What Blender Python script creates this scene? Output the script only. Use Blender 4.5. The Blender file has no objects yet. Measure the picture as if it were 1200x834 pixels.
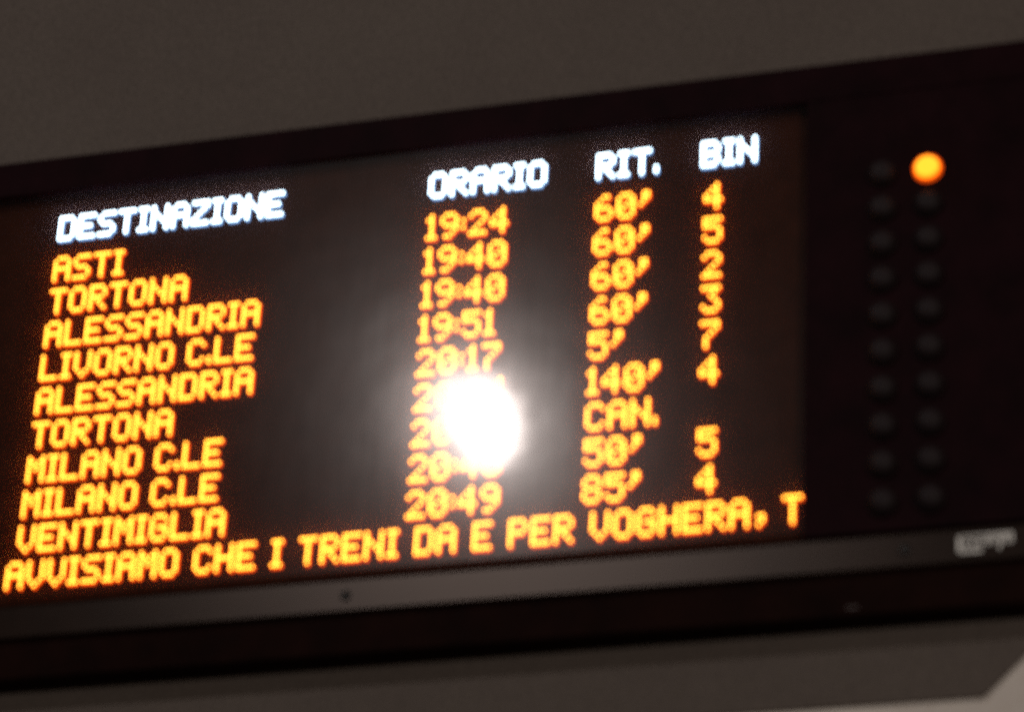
import bpy, bmesh, math, random
from mathutils import Vector, Matrix

random.seed(7)
scene = bpy.context.scene

# ------------------------------------------------------------------ camera
U = 0.006            # one LED column pitch, metres
V = 0.0078           # an eighth of the spacing of the text rows, metres
VD = 0.0067          # LED row pitch inside a character, metres
Z0 = 4.38            # height of the heading row above the platform floor


def P(x, y, d=0.0):
    """board coordinates (LED columns right, LED rows down, metres of depth) -> world"""
    return Vector((x * U, d, Z0 - y * V))


cam_data = bpy.data.cameras.new("camera")
cam = bpy.data.objects.new("camera", cam_data)
scene.collection.objects.link(cam)
scene.camera = cam
right = Vector((0.95631395, 0.28793636, 0.0505598))
down = Vector((-0.09577996, 0.47199794, -0.87638128))
fwd = Vector((-0.27620615, 0.83325302, 0.47895675))
cam.matrix_world = Matrix((
    (right.x, -down.x, -fwd.x, 381.33 * U),
    (right.y, -down.y, -fwd.y, -742.98 * U),
    (right.z, -down.z, -fwd.z, Z0 - 479.69 * U),
    (0, 0, 0, 1)))
cam_data.sensor_width = 36
cam_data.sensor_fit = 'HORIZONTAL'
cam_data.lens = 120
cam_data.clip_start = 0.1
cam_data.clip_end = 200
cam_data.dof.use_dof = True
cam_data.dof.focus_distance = 7.55
cam_data.dof.aperture_fstop = 2.55
cam_data.dof.aperture_ratio = 1.1

# ------------------------------------------------------------------ world, lamps, exposure
world = bpy.data.worlds.new("World")
scene.world = world
world.use_nodes = True
bg = world.node_tree.nodes["Background"]
bg.inputs[0].default_value = (1.0, 0.80, 0.66, 1)
bg.inputs[1].default_value = 0.03

scene.view_settings.view_transform = 'Standard'
scene.view_settings.look = 'None'
scene.view_settings.exposure = 0
scene.view_settings.gamma = 1
scene.cycles.use_denoising = False
scene.cycles.max_bounces = 6
scene.cycles.sample_clamp_indirect = 4
scene.cycles.caustics_reflective = False


def lamp(name, pos, target, size, watts, colour):
    ld = bpy.data.lights.new(name, 'AREA')
    ld.shape = 'DISK'
    ld.size = size
    ld.energy = watts
    ld.color = colour
    ob = bpy.data.objects.new(name, ld)
    scene.collection.objects.link(ob)
    ob.location = pos
    ob.rotation_euler = (Vector(target) - Vector(pos)).to_track_quat('-Z', 'Y').to_euler()
    return ob


# the hall lamp whose mirror image glares in the pane
GL = P(129.0, 55.9, -0.015)
lamp("hall_lamp", GL + 4.5 * Vector((-0.28745, -0.83881, 0.46236)), GL, 0.115, 32, (1.0, 0.95, 0.92))
# added fill light, unseen, set low so the housing throws little shadow
lamp("added_fill_lamp", (6.5, -8.0, 3.9), P(140, 60), 0.8, 190, (1.0, 0.90, 0.80))


# ------------------------------------------------------------------ materials
def nodes(name):
    m = bpy.data.materials.new(name)
    m.use_nodes = True
    nt = m.node_tree
    nt.nodes.clear()
    out = nt.nodes.new("ShaderNodeOutputMaterial")
    return m, nt, out


def painted(name, colour, rough, mottle=0.25, scale=9, metal=0.0, bump=0.15, bscale=400, spec=0.5, grain=0.0):
    m, nt, out = nodes(name)
    b = nt.nodes.new("ShaderNodeBsdfPrincipled")
    b.inputs["Metallic"].default_value = metal
    b.inputs["Specular IOR Level"].default_value = spec
    tc = nt.nodes.new("ShaderNodeTexCoord")
    n1 = nt.nodes.new("ShaderNodeTexNoise")
    n1.inputs["Scale"].default_value = scale
    n1.inputs["Detail"].default_value = 7
    n1.inputs["Roughness"].default_value = 0.65
    nt.links.new(tc.outputs["Object"], n1.inputs["Vector"])
    cr = nt.nodes.new("ShaderNodeValToRGB")
    e = cr.color_ramp.elements
    e[0].position, e[1].position = 0.3, 0.72
    lo, hi = 1 - mottle, 1 + mottle
    e[0].color = (colour[0] * lo, colour[1] * lo * 0.97, colour[2] * lo * 0.97, 1)
    e[1].color = (colour[0] * hi, colour[1] * hi, colour[2] * hi, 1)
    nt.links.new(n1.outputs["Fac"], cr.inputs["Fac"])
    src = cr.outputs["Color"]
    if grain:
        n3 = nt.nodes.new("ShaderNodeTexNoise")
        n3.inputs["Scale"].default_value = 260
        n3.inputs["Detail"].default_value = 2
        nt.links.new(tc.outputs["Object"], n3.inputs["Vector"])
        mx = nt.nodes.new("ShaderNodeMix")
        mx.data_type = 'RGBA'
        mx.blend_type = 'OVERLAY'
        mx.inputs["Factor"].default_value = grain
        nt.links.new(src, mx.inputs["A"])
        nt.links.new(n3.outputs["Fac"], mx.inputs["B"])
        src = mx.outputs["Result"]
    nt.links.new(src, b.inputs["Base Color"])
    mr = nt.nodes.new("ShaderNodeMapRange")
    mr.inputs["To Min"].default_value = max(rough - 0.08, 0.02)
    mr.inputs["To Max"].default_value = rough + 0.08
    nt.links.new(n1.outputs["Fac"], mr.inputs["Value"])
    nt.links.new(mr.outputs["Result"], b.inputs["Roughness"])
    n2 = nt.nodes.new("ShaderNodeTexNoise")
    n2.inputs["Scale"].default_value = bscale
    nt.links.new(tc.outputs["Object"], n2.inputs["Vector"])
    bp = nt.nodes.new("ShaderNodeBump")
    bp.inputs["Strength"].default_value = bump
    bp.inputs["Distance"].default_value = 0.001
    nt.links.new(n2.outputs["Fac"], bp.inputs["Height"])
    nt.links.new(bp.outputs["Normal"], b.inputs["Normal"])
    nt.links.new(b.outputs[0], out.inputs["Surface"])
    return m


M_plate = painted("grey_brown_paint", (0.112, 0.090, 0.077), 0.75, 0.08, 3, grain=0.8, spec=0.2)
M_wall = painted("pale_plaster", (0.72, 0.66, 0.60), 0.9, 0.12, 5, bump=0.5, bscale=120, spec=0.2, grain=0.35)
M_black = painted("flare_tinted_black_paint", (0.0115, 0.0030, 0.0044), 0.6, 0.4, 14, spec=0.04)  # red tint in the black stands in for veiling lens flare
M_under = painted("black_underside_paint", (0.011, 0.0036, 0.0026), 0.7, 0.4, 14, spec=0.04)
M_housing = painted('lifted_housing_paint', (0.05, 0.016, 0.011), 0.8, 0.4, 14, spec=0.03)  # base lifted to make up for missing bounce light under the housing
M_back = painted("flare_tinted_matrix_backing", (0.036, 0.0105, 0.0055), 0.8, 0.3, 20, spec=0.03)  # reddish brown base paints in the LED glow and lens flare
M_screw = painted("dark_screw_steel", (0.008, 0.006, 0.005), 0.4, 0.3, 60)
M_ring = painted('lamp_ring_plastic', (0.010, 0.005, 0.005), 0.6, 0.3, 60, spec=0.12)
M_lens_off = painted("unlit_smoky_lens", (0.021, 0.014, 0.0155), 0.6, 0.3, 70, spec=0.16)
M_glint = painted('pale_glint_paint', (0.13, 0.11, 0.11), 0.7, 0.5, 200)  # pale colour of the painted glint
M_logo = painted("worn_white_print", (0.86, 0.84, 0.80), 0.6, 0.3, 120)


def emitter(name, colour, strength):
    m, nt, out = nodes(name)
    e = nt.nodes.new("ShaderNodeEmission")
    e.inputs["Color"].default_value = (*colour, 1)
    e.inputs["Strength"].default_value = strength
    nt.links.new(e.outputs[0], out.inputs["Surface"])
    return m


M_amber = emitter("amber_led_core", (1.0, 0.40, 0.035), 9.0)
M_amber_body = emitter("amber_led_body", (1.0, 0.080, 0.003), 2.6)
M_white = emitter("white_led_core", (0.66, 0.87, 1.0), 10)
M_white_body = emitter("white_led_body", (0.25, 0.50, 1.0), 2.0)
M_lit = emitter("amber_lamp_lens", (1.0, 0.27, 0.015), 3.0)
M_bloom_ring = emitter("amber_bloom_ring", (1.0, 0.09, 0.003), 0.9)  # emission put on the ring to widen the lit lamp like bloom
M_lit_rim = emitter("amber_lamp_rim", (1.0, 0.15, 0.005), 3.2)


def pane_material():
    m, nt, out = nodes("hazy_acrylic_pane")
    tr = nt.nodes.new("ShaderNodeBsdfTransparent")
    tr.inputs["Color"].default_value = (0.93, 0.93, 0.93, 1)
    tl = nt.nodes.new("ShaderNodeBsdfTranslucent")
    tl.inputs["Color"].default_value = (0.95, 0.5, 0.45, 1)
    mix1 = nt.nodes.new("ShaderNodeMixShader")
    mix1.inputs[0].default_value = 0.036
    nt.links.new(tr.outputs[0], mix1.inputs[1])
    nt.links.new(tl.outputs[0], mix1.inputs[2])
    tc = nt.nodes.new("ShaderNodeTexCoord")
    n = nt.nodes.new("ShaderNodeTexNoise")
    n.inputs["Scale"].default_value = 13
    n.inputs["Detail"].default_value = 6
    nt.links.new(tc.outputs["Object"], n.inputs["Vector"])
    prev = mix1.outputs[0]
    # the sheet is slightly wavy and carries wiping streaks
    wn = nt.nodes.new("ShaderNodeTexNoise")
    wn.inputs["Scale"].default_value = 9
    wn.inputs["Detail"].default_value = 1.5
    nt.links.new(tc.outputs["Object"], wn.inputs["Vector"])
    wb = nt.nodes.new("ShaderNodeBump")
    wb.inputs["Strength"].default_value = 1.0
    wb.inputs["Distance"].default_value = 0.00028
    nt.links.new(wn.outputs["Fac"], wb.inputs["Height"])
    mp = nt.nodes.new("ShaderNodeMapping")
    mp.inputs["Rotation"].default_value = (0, math.radians(35), 0)
    mp.inputs["Scale"].default_value = (60, 1, 9)
    nt.links.new(tc.outputs["Object"], mp.inputs["Vector"])
    sn = nt.nodes.new("ShaderNodeTexNoise")
    sn.inputs["Scale"].default_value = 1
    sn.inputs["Detail"].default_value = 5
    nt.links.new(mp.outputs["Vector"], sn.inputs["Vector"])
    # clear skin, etched anti-glare haze, wide dusty haze
    for rough, weight, jit in ((0.098, 0.0078, 0.01), (0.155, 0.0064, 0.008), (0.225, 0.0052, 0.008), (0.33, 0.0028, 0.01)):
        g = nt.nodes.new("ShaderNodeBsdfAnisotropic")
        g.distribution = 'BECKMANN'
        g.inputs["Color"].default_value = (1, 0.92, 0.89, 1)
        mr = nt.nodes.new("ShaderNodeMapRange")
        mr.inputs["To Min"].default_value = rough - jit
        mr.inputs["To Max"].default_value = rough + jit
        nt.links.new(n.outputs["Fac"], mr.inputs["Value"])
        nt.links.new(mr.outputs["Result"], g.inputs["Roughness"])
        nt.links.new(wb.outputs["Normal"], g.inputs["Normal"])
        mx = nt.nodes.new("ShaderNodeMixShader")
        wr = nt.nodes.new("ShaderNodeMapRange")
        wr.inputs["From Min"].default_value = 0.3
        wr.inputs["From Max"].default_value = 0.7
        wr.inputs["To Min"].default_value = weight * 0.94
        wr.inputs["To Max"].default_value = weight * 1.06
        nt.links.new(sn.outputs["Fac"], wr.inputs["Value"])
        nt.links.new(wr.outputs["Result"], mx.inputs[0])
        nt.links.new(prev, mx.inputs[1])
        nt.links.new(g.outputs[0], mx.inputs[2])
        prev = mx.outputs[0]
    nt.links.new(prev, out.inputs["Surface"])
    return m


M_pane = pane_material()


def rail_material():
    m = painted("dull_anodised_rail", (0.017, 0.0098, 0.0075), 0.8, 0.25, 16, spec=0.05)
    nt = m.node_tree
    out = next(n for n in nt.nodes if n.type == 'OUTPUT_MATERIAL')
    b = next(n for n in nt.nodes if n.type == 'BSDF_PRINCIPLED')
    g = nt.nodes.new("ShaderNodeBsdfAnisotropic")
    g.distribution = 'BECKMANN'
    g.inputs["Color"].default_value = (1.0, 0.80, 0.71, 1)
    g.inputs["Roughness"].default_value = 0.31
    mx = nt.nodes.new("ShaderNodeMixShader")
    mx.inputs[0].default_value = 0.020
    nt.links.new(b.outputs[0], mx.inputs[1])
    nt.links.new(g.outputs[0], mx.inputs[2])
    nt.links.new(mx.outputs[0], out.inputs["Surface"])
    return m


M_rail = rail_material()


# ------------------------------------------------------------------ mesh helpers
def link_mesh(name, bm, mat, parent=None, smooth=False):
    me = bpy.data.meshes.new(name)
    bm.normal_update()
    bm.to_mesh(me)
    bm.free()
    me.materials.append(mat)
    if smooth:
        for p in me.polygons:
            p.use_smooth = True
    ob = bpy.data.objects.new(name, me)
    scene.collection.objects.link(ob)
    if parent:
        ob.parent = parent
    return ob


def add_box(bm, a, b, bevel=0.0):
    lo = Vector((min(a.x, b.x), min(a.y, b.y), min(a.z, b.z)))
    hi = Vector((max(a.x, b.x), max(a.y, b.y), max(a.z, b.z)))
    r = bmesh.ops.create_cube(bm, size=1)
    for v in r['verts']:
        v.co = Vector((lo[i] + (v.co[i] + 0.5) * (hi[i] - lo[i]) for i in range(3)))
    if bevel:
        es = list({e for v in r['verts'] for e in v.link_edges})
        bmesh.ops.bevel(bm, geom=es, offset=bevel, segments=2, affect='EDGES', profile=0.7)


def box(name, a, b, mat, parent=None, bevel=0.0015):
    bm = bmesh.new()
    add_box(bm, a, b, bevel)
    return link_mesh(name, bm, mat, parent)


def add_lathe(bm, profile, n, squash=1.0):
    """profile: (radius, depth towards the viewer) pairs, axis along -Y"""
    rings = []
    for r, h in profile:
        if r < 1e-6:
            rings.append([bm.verts.new((0, -h, 0))])
        else:
            rings.append([bm.verts.new((r * math.cos(2 * math.pi * k / n), -h, r * squash * math.sin(2 * math.pi * k / n)))
                          for k in range(n)])
    for A, B in zip(rings, rings[1:]):
        for k in range(n):
            a0, a1 = A[k % len(A)], A[(k + 1) % len(A)]
            b0, b1 = B[k % len(B)], B[(k + 1) % len(B)]
            vs = []
            for v in (a0, b0, b1, a1):
                if v not in vs:
                    vs.append(v)
            if len(vs) > 2:
                bm.faces.new(vs)
    bmesh.ops.recalc_face_normals(bm, faces=bm.faces)


# ------------------------------------------------------------------ setting
wall = box('wall', P(-700, -420, 0.036), P(900, 520, 0.32), M_wall, None, 0)
wall['kind'] = 'structure'

# painted steel backing panel with cut corners
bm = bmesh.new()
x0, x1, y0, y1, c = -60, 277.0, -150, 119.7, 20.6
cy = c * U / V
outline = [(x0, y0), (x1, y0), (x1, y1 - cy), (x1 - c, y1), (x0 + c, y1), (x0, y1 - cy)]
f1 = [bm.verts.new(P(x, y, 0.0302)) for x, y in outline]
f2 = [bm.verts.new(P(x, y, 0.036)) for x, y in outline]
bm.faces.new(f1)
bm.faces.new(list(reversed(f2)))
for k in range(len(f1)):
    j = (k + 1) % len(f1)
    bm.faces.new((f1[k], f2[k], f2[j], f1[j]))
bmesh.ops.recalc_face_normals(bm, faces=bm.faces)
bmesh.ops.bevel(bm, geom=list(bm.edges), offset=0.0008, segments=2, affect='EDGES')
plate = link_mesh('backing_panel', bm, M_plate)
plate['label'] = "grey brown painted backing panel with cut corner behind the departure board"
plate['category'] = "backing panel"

# ------------------------------------------------------------------ departure board
board = bpy.data.objects.new('departure_board', None)
scene.collection.objects.link(board)
board['label'] = "black LED train departure board with white headings and amber text rows"
board['category'] = "departure board"

XL, XR = -44, 292
YT, YB = -18.6, 104.4
F = -0.022                                     # front of the black fascia
PL, PR, PT, PB = -30, 214.0, -10.0, 86.4        # opening of the display

box('housing', P(XL + .6, YT + .5, 0.022), P(XR - .6, YB - .4, 0.0298), M_housing, board, 0.002)
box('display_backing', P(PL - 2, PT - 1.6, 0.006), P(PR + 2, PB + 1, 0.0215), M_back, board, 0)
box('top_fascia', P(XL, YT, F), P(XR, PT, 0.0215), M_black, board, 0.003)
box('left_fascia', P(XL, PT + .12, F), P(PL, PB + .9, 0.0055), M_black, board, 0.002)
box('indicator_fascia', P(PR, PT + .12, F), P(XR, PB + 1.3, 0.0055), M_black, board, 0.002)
box('groove_strip', P(XL, 87.3, -0.010), P(XR, 90.0, 0.0215), M_under, board, 0.001)
box('lower_bezel', P(XL, 90.2, F), P(XR, YB, 0.0215), M_under, board, 0.003)
rail = box('bottom_rail', P(XL + 1, 89.3, -0.033), P(XR - 1, 96.1, F - 0.0004), M_rail, board, 0.0022)
pane = box('display_pane', P(PL + .1, PT + .1, -0.017), P(PR - .1, PB - .05, -0.0135), M_pane, board, 0)
# single sheet: a rigid film keeps the haze to one surface
bm = bmesh.new()
vs = [bm.verts.new(P(x, y, -0.015)) for x, y in ((PL + .1, PT + .1), (PL + .1, PB), (PR - .1, PB), (PR - .1, PT + .1))]
bm.faces.new(vs)
bm.to_mesh(pane.data)
bm.free()


def screw(x, y, d, r, parent, name='screw'):
    bm = bmesh.new()
    add_lathe(bm, [(r, 0), (r * 0.98, 0.0018), (r * 0.80, 0.0036), (r * .42, 0.0042), (r * .36, 0.0016), (0, 0.0016)], 20)
    o = link_mesh(name, bm, M_screw, parent, True)
    o.location = P(x, y, d)
    return o


for x in (-30.0, 96.2, 239.6):
    screw(x, 92.7, -0.0329, 0.0085, rail)

box('glint_mark', P(225.0, 102.8, F - 0.0005), P(227.9, 103.1, F - 0.00005), M_glint, board, 0)  # pale bar drawn for a small glint on the bezel

# ------------------------------------------------------------------ maker's badge on the rail
badge = bpy.data.objects.new('badge', None)
bd = -0.0335
bm = bmesh.new()


def stroke(x0, y0, x1, y1, w):
    """flat raised stroke in badge units: x in LED columns, y in LED rows (down)"""
    a, b = P(x0, y0), P(x1, y1)
    t = (b - a).normalized()
    n = Vector((-t.z, 0, t.x)) * w * 0.5
    ring = [a - n, a + n, b + n, b - n]
    lo = [bm.verts.new(Vector((p.x, bd + 0.0004, p.z))) for p in ring]
    hi = [bm.verts.new(Vector((p.x, bd - 0.0010, p.z))) for p in ring]
    bm.faces.new(hi)
    for k in range(4):
        j = (k + 1) % 4
        bm.faces.new((lo[k], lo[j], hi[j], hi[k]))


bx, by = 252.9, 92.6
for s in ((0, -1.7, 0, 1.5, .0034), (0, 1.5, 5.6, 1.5, .0030), (0, -1.7, 6.2, -1.7, .0014),
          (1.4, -1, 1.4, .7, .0016), (1.4, -1, 2.6, -1, .0014), (1.4, -.15, 2.4, -.15, .0014), (1.4, .7, 2.6, .7, .0014),
          (3.3, -1, 3.3, .7, .0016), (3.3, -1, 4.3, -.6, .0014), (4.3, -.6, 4.3, .3, .0014), (4.3, .3, 3.3, .7, .0014),
          (5.2, -1, 5.2, .9, .0016), (5.2, -1, 6.3, -.9, .0014), (6.3, -.9, 6.3, -.1, .0014), (5.2, 0, 6.3, -.1, .0014),
          (6.2, -1.7, 13.0, -1.7, .0016), (7.2, -1.4, 7.2, .5, .0026), (8.4, -1.4, 8.4, .2, .0022), (7.2, -.5, 8.4, -.5, .0016),
          (9.3, -1.5, 10.0, .1, .0024), (10.9, -1.5, 9.6, 1.4, .0028), (11.6, -1.5, 11.6, .1, .0022), (12.8, -1.6, 12.8, .3, .0026),
          (11.6, .1, 12.8, .3, .0018)):
    stroke(bx + s[0], by + s[1], bx + s[2], by + s[3], s[4] * 1.7)
bmesh.ops.recalc_face_normals(bm, faces=bm.faces)
bpy.data.objects.remove(badge)
badge = link_mesh('badge', bm, M_logo, rail)

# ------------------------------------------------------------------ LED characters
G = {
    'A': ["01110", "10001", "10001", "11111", "10001", "10001", "10001"],
    'B': ["11110", "10001", "10001", "11110", "10001", "10001", "11110"],
    'C': ["01110", "10001", "10000", "10000", "10000", "10001", "01110"],
    'D': ["11110", "10001", "10001", "10001", "10001", "10001", "11110"],
    'E': ["11111", "10000", "10000", "11110", "10000", "10000", "11111"],
    'G': ["01110", "10001", "10000", "10111", "10001", "10001", "01110"],
    'H': ["10001", "10001", "10001", "11111", "10001", "10001", "10001"],
    'I': ["111", "010", "010", "010", "010", "010", "111"],
    'L': ["10000", "10000", "10000", "10000", "10000", "10000", "11111"],
    'M': ["10001", "11011", "10101", "10101", "10001", "10001", "10001"],
    'N': ["10001", "10001", "11001", "10101", "10011", "10001", "10001"],
    'O': ["01110", "10001", "10001", "10001", "10001", "10001", "01110"],
    'P': ["11110", "10001", "10001", "11110", "10000", "10000", "10000"],
    'R': ["11110", "10001", "10001", "11110", "10100", "10010", "10001"],
    'S': ["01111", "10000", "10000", "01110", "00001", "00001", "11110"],
    'T': ["11111", "00100", "00100", "00100", "00100", "00100", "00100"],
    'V': ["10001", "10001", "10001", "10001", "10001", "01010", "00100"],
    'Z': ["11111", "00001", "00010", "00100", "01000", "10000", "11111"],
    '0': ["01110", "10001", "10011", "10101", "11001", "10001", "01110"],
    '1': ["010", "110", "010", "010", "010", "010", "111"],
    '2': ["01110", "10001", "00001", "00010", "00100", "01000", "11111"],
    '3': ["11111", "00010", "00100", "00010", "00001", "10001", "01110"],
    '4': ["00010", "00110", "01010", "10010", "11111", "00010", "00010"],
    '5': ["11111", "10000", "11110", "00001", "00001", "10001", "01110"],
    '6': ["00110", "01000", "10000", "11110", "10001", "10001", "01110"],
    '7': ["11111", "00001", "00010", "00100", "01000", "01000", "01000"],
    '8': ["01110", "10001", "10001", "01110", "10001", "10001", "01110"],
    '9': ["01110", "10001", "10001", "01111", "00001", "00010", "01100"],
    ':': ["0", "0", "1", "0", "1", "0", "0"],
    '.': ["0", "0", "0", "0", "0", "1", "1"],
    ',': ["000", "000", "000", "000", "011", "001", "010"],
    "'": ["011", "011", "010", "100", "000", "000", "000"],
}


def add_dot(bm, x, z, r, rb):
    """one LED: a short eight-sided capsule standing on the backing"""
    n = 8
    prof = [(rb, -0.006, 0), (rb, -0.0016, 0), (rb * 0.86, -0.0002, 0), (r, 0.0003, 0), (r * 0.55, 0.0012, 1)]
    rings = [[bm.verts.new((x + q * math.cos(2 * math.pi * (k + .5) / n), -h, z + q * 1.15 * math.sin(2 * math.pi * (k + .5) / n)))
              for k in range(n)] for q, h, m in prof]
    for (A, B), (q, h, m) in zip(zip(rings, rings[1:]), prof[1:]):
        for k in range(n):
            j = (k + 1) % n
            bm.faces.new((A[k], B[k], B[j], A[j])).material_index = m
    bm.faces.new(rings[-1]).material_index = 1


cache = {}


def glyph(ch, kind):
    if (ch, kind) not in cache:
        bm = bmesh.new()
        r, rb = (0.0026, 0.0032) if kind == 'white' else (0.0023, 0.0036)
        for j, row in enumerate(G[ch]):
            for i, b in enumerate(row):
                if b == '1':
                    add_dot(bm, i * U, (3 - j) * VD, r, rb)
        bmesh.ops.recalc_face_normals(bm, faces=bm.faces)
        me = bpy.data.meshes.new('character')
        bm.to_mesh(me)
        bm.free()
        for m in ((M_white_body, M_white) if kind == 'white' else (M_amber_body, M_amber)):
            me.materials.append(m)
        cache[(ch, kind)] = me
    return cache[(ch, kind)]


def text_row(label, y, spans, kind):
    row = bpy.data.objects.new('heading_row' if kind == 'white' else 'text_row', None)
    scene.collection.objects.link(row)
    row.parent = board
    row.location = P(0, y)
    row['label'] = label
    for x, text, gap in spans:
        for ch in text:
            if ch == ' ':
                x += gap - 1
                continue
            o = bpy.data.objects.new('character', glyph(ch, kind))
            scene.collection.objects.link(o)
            o.parent = row
            o.location = (x * U, 0, 0)
            x += len(G[ch][0]) + 1
    return row


TX, RX, BX = 109.2, 156.3, 186.1
text_row("white heading row reading DESTINAZIONE, ORARIO, RIT. and BIN", -2.1,
         [(0, "DESTINAZIONE", 5), (TX, "ORARIO", 5), (RX, "RIT.", 5), (BX - 1, "BIN", 5)], 'white')
ROWS = [("ASTI", "19:24", "60'", "4"), ("TORTONA", "19:40", "60'", "5"), ("ALESSANDRIA", "19:40", "60'", "2"),
        ("LIVORNO C.LE", "19:51", "60'", "3"), ("ALESSANDRIA", "20:17", "5'", "7"), ("TORTONA", "20:24", "140'", "4"),
        ("MILANO C.LE", "20:38", "CAN.", ""), ("MILANO C.LE", "20:43", "50'", "5"), ("VENTIMIGLIA", "20:49", "85'", "4")]
NTH = ["first", "second", "third", "fourth", "fifth", "sixth", "seventh", "eighth", "ninth"]
for k, (dest, tm, late, plat) in enumerate(ROWS):
    text_row("amber row for %s, %s below the headings" % (dest, NTH[k]), 8 * (k + 1),
             [(0, dest, 4.2), (TX, tm, 5), (RX, late, 5), (BX, plat, 5)], 'amber')
text_row("amber running message along the bottom of the display", 80.1,
         [(-2.1, "AVVISIAMO CHE I TRENI DA E PER VOGHERA, T", 4.57)], 'amber')

# ------------------------------------------------------------------ round indicator lamps
R0 = 0.0200
bm = bmesh.new()
add_lathe(bm, [(R0 * 1.0, 0.0), (R0 * 0.985, 0.0060), (R0 * 0.90, 0.0108), (R0 * 0.72, 0.0148), (R0 * 0.45, 0.0174), (0, 0.0184)], 28)
lens0 = link_mesh('indicator_lamp', bm, M_lens_off, board, True)
bm = bmesh.new()
add_lathe(bm, [(R0 * 1.18, 0.0), (R0 * 1.17, 0.0050), (R0 * 1.12, 0.0062), (R0 * 1.02, 0.0062), (R0 * 1.008, 0.0004)], 28)
ring0 = link_mesh('lamp_ring', bm, M_ring, lens0, True)
lit_mesh = lens0.data.copy()
lit_mesh.materials.clear()
lit_mesh.materials.append(M_lit)
lit_mesh.materials.append(M_lit_rim)
for p in lit_mesh.polygons:
    if p.center.xz.length > R0 * 0.88:
        p.material_index = 1
first = True
for r in range(10):
    for col in range(2):
        x = (233.9, 245.8)[col]
        y = 9.2 + 8.07 * r
        if first:
            o, first = lens0, False
        else:
            o = lens0.copy()
            scene.collection.objects.link(o)
            o.parent = board
            g = ring0.copy()
            scene.collection.objects.link(g)
            g.parent = o
        o.location = P(x, y, F)
        if r == 0 and col == 1:
            o.data = lit_mesh
            bloom_ring = o.children[0]
            bloom_ring.data = bloom_ring.data.copy()
            bloom_ring.data.materials[0] = M_bloom_ring
            o['label'] = "glowing amber indicator lamp at the top of the right-hand column"
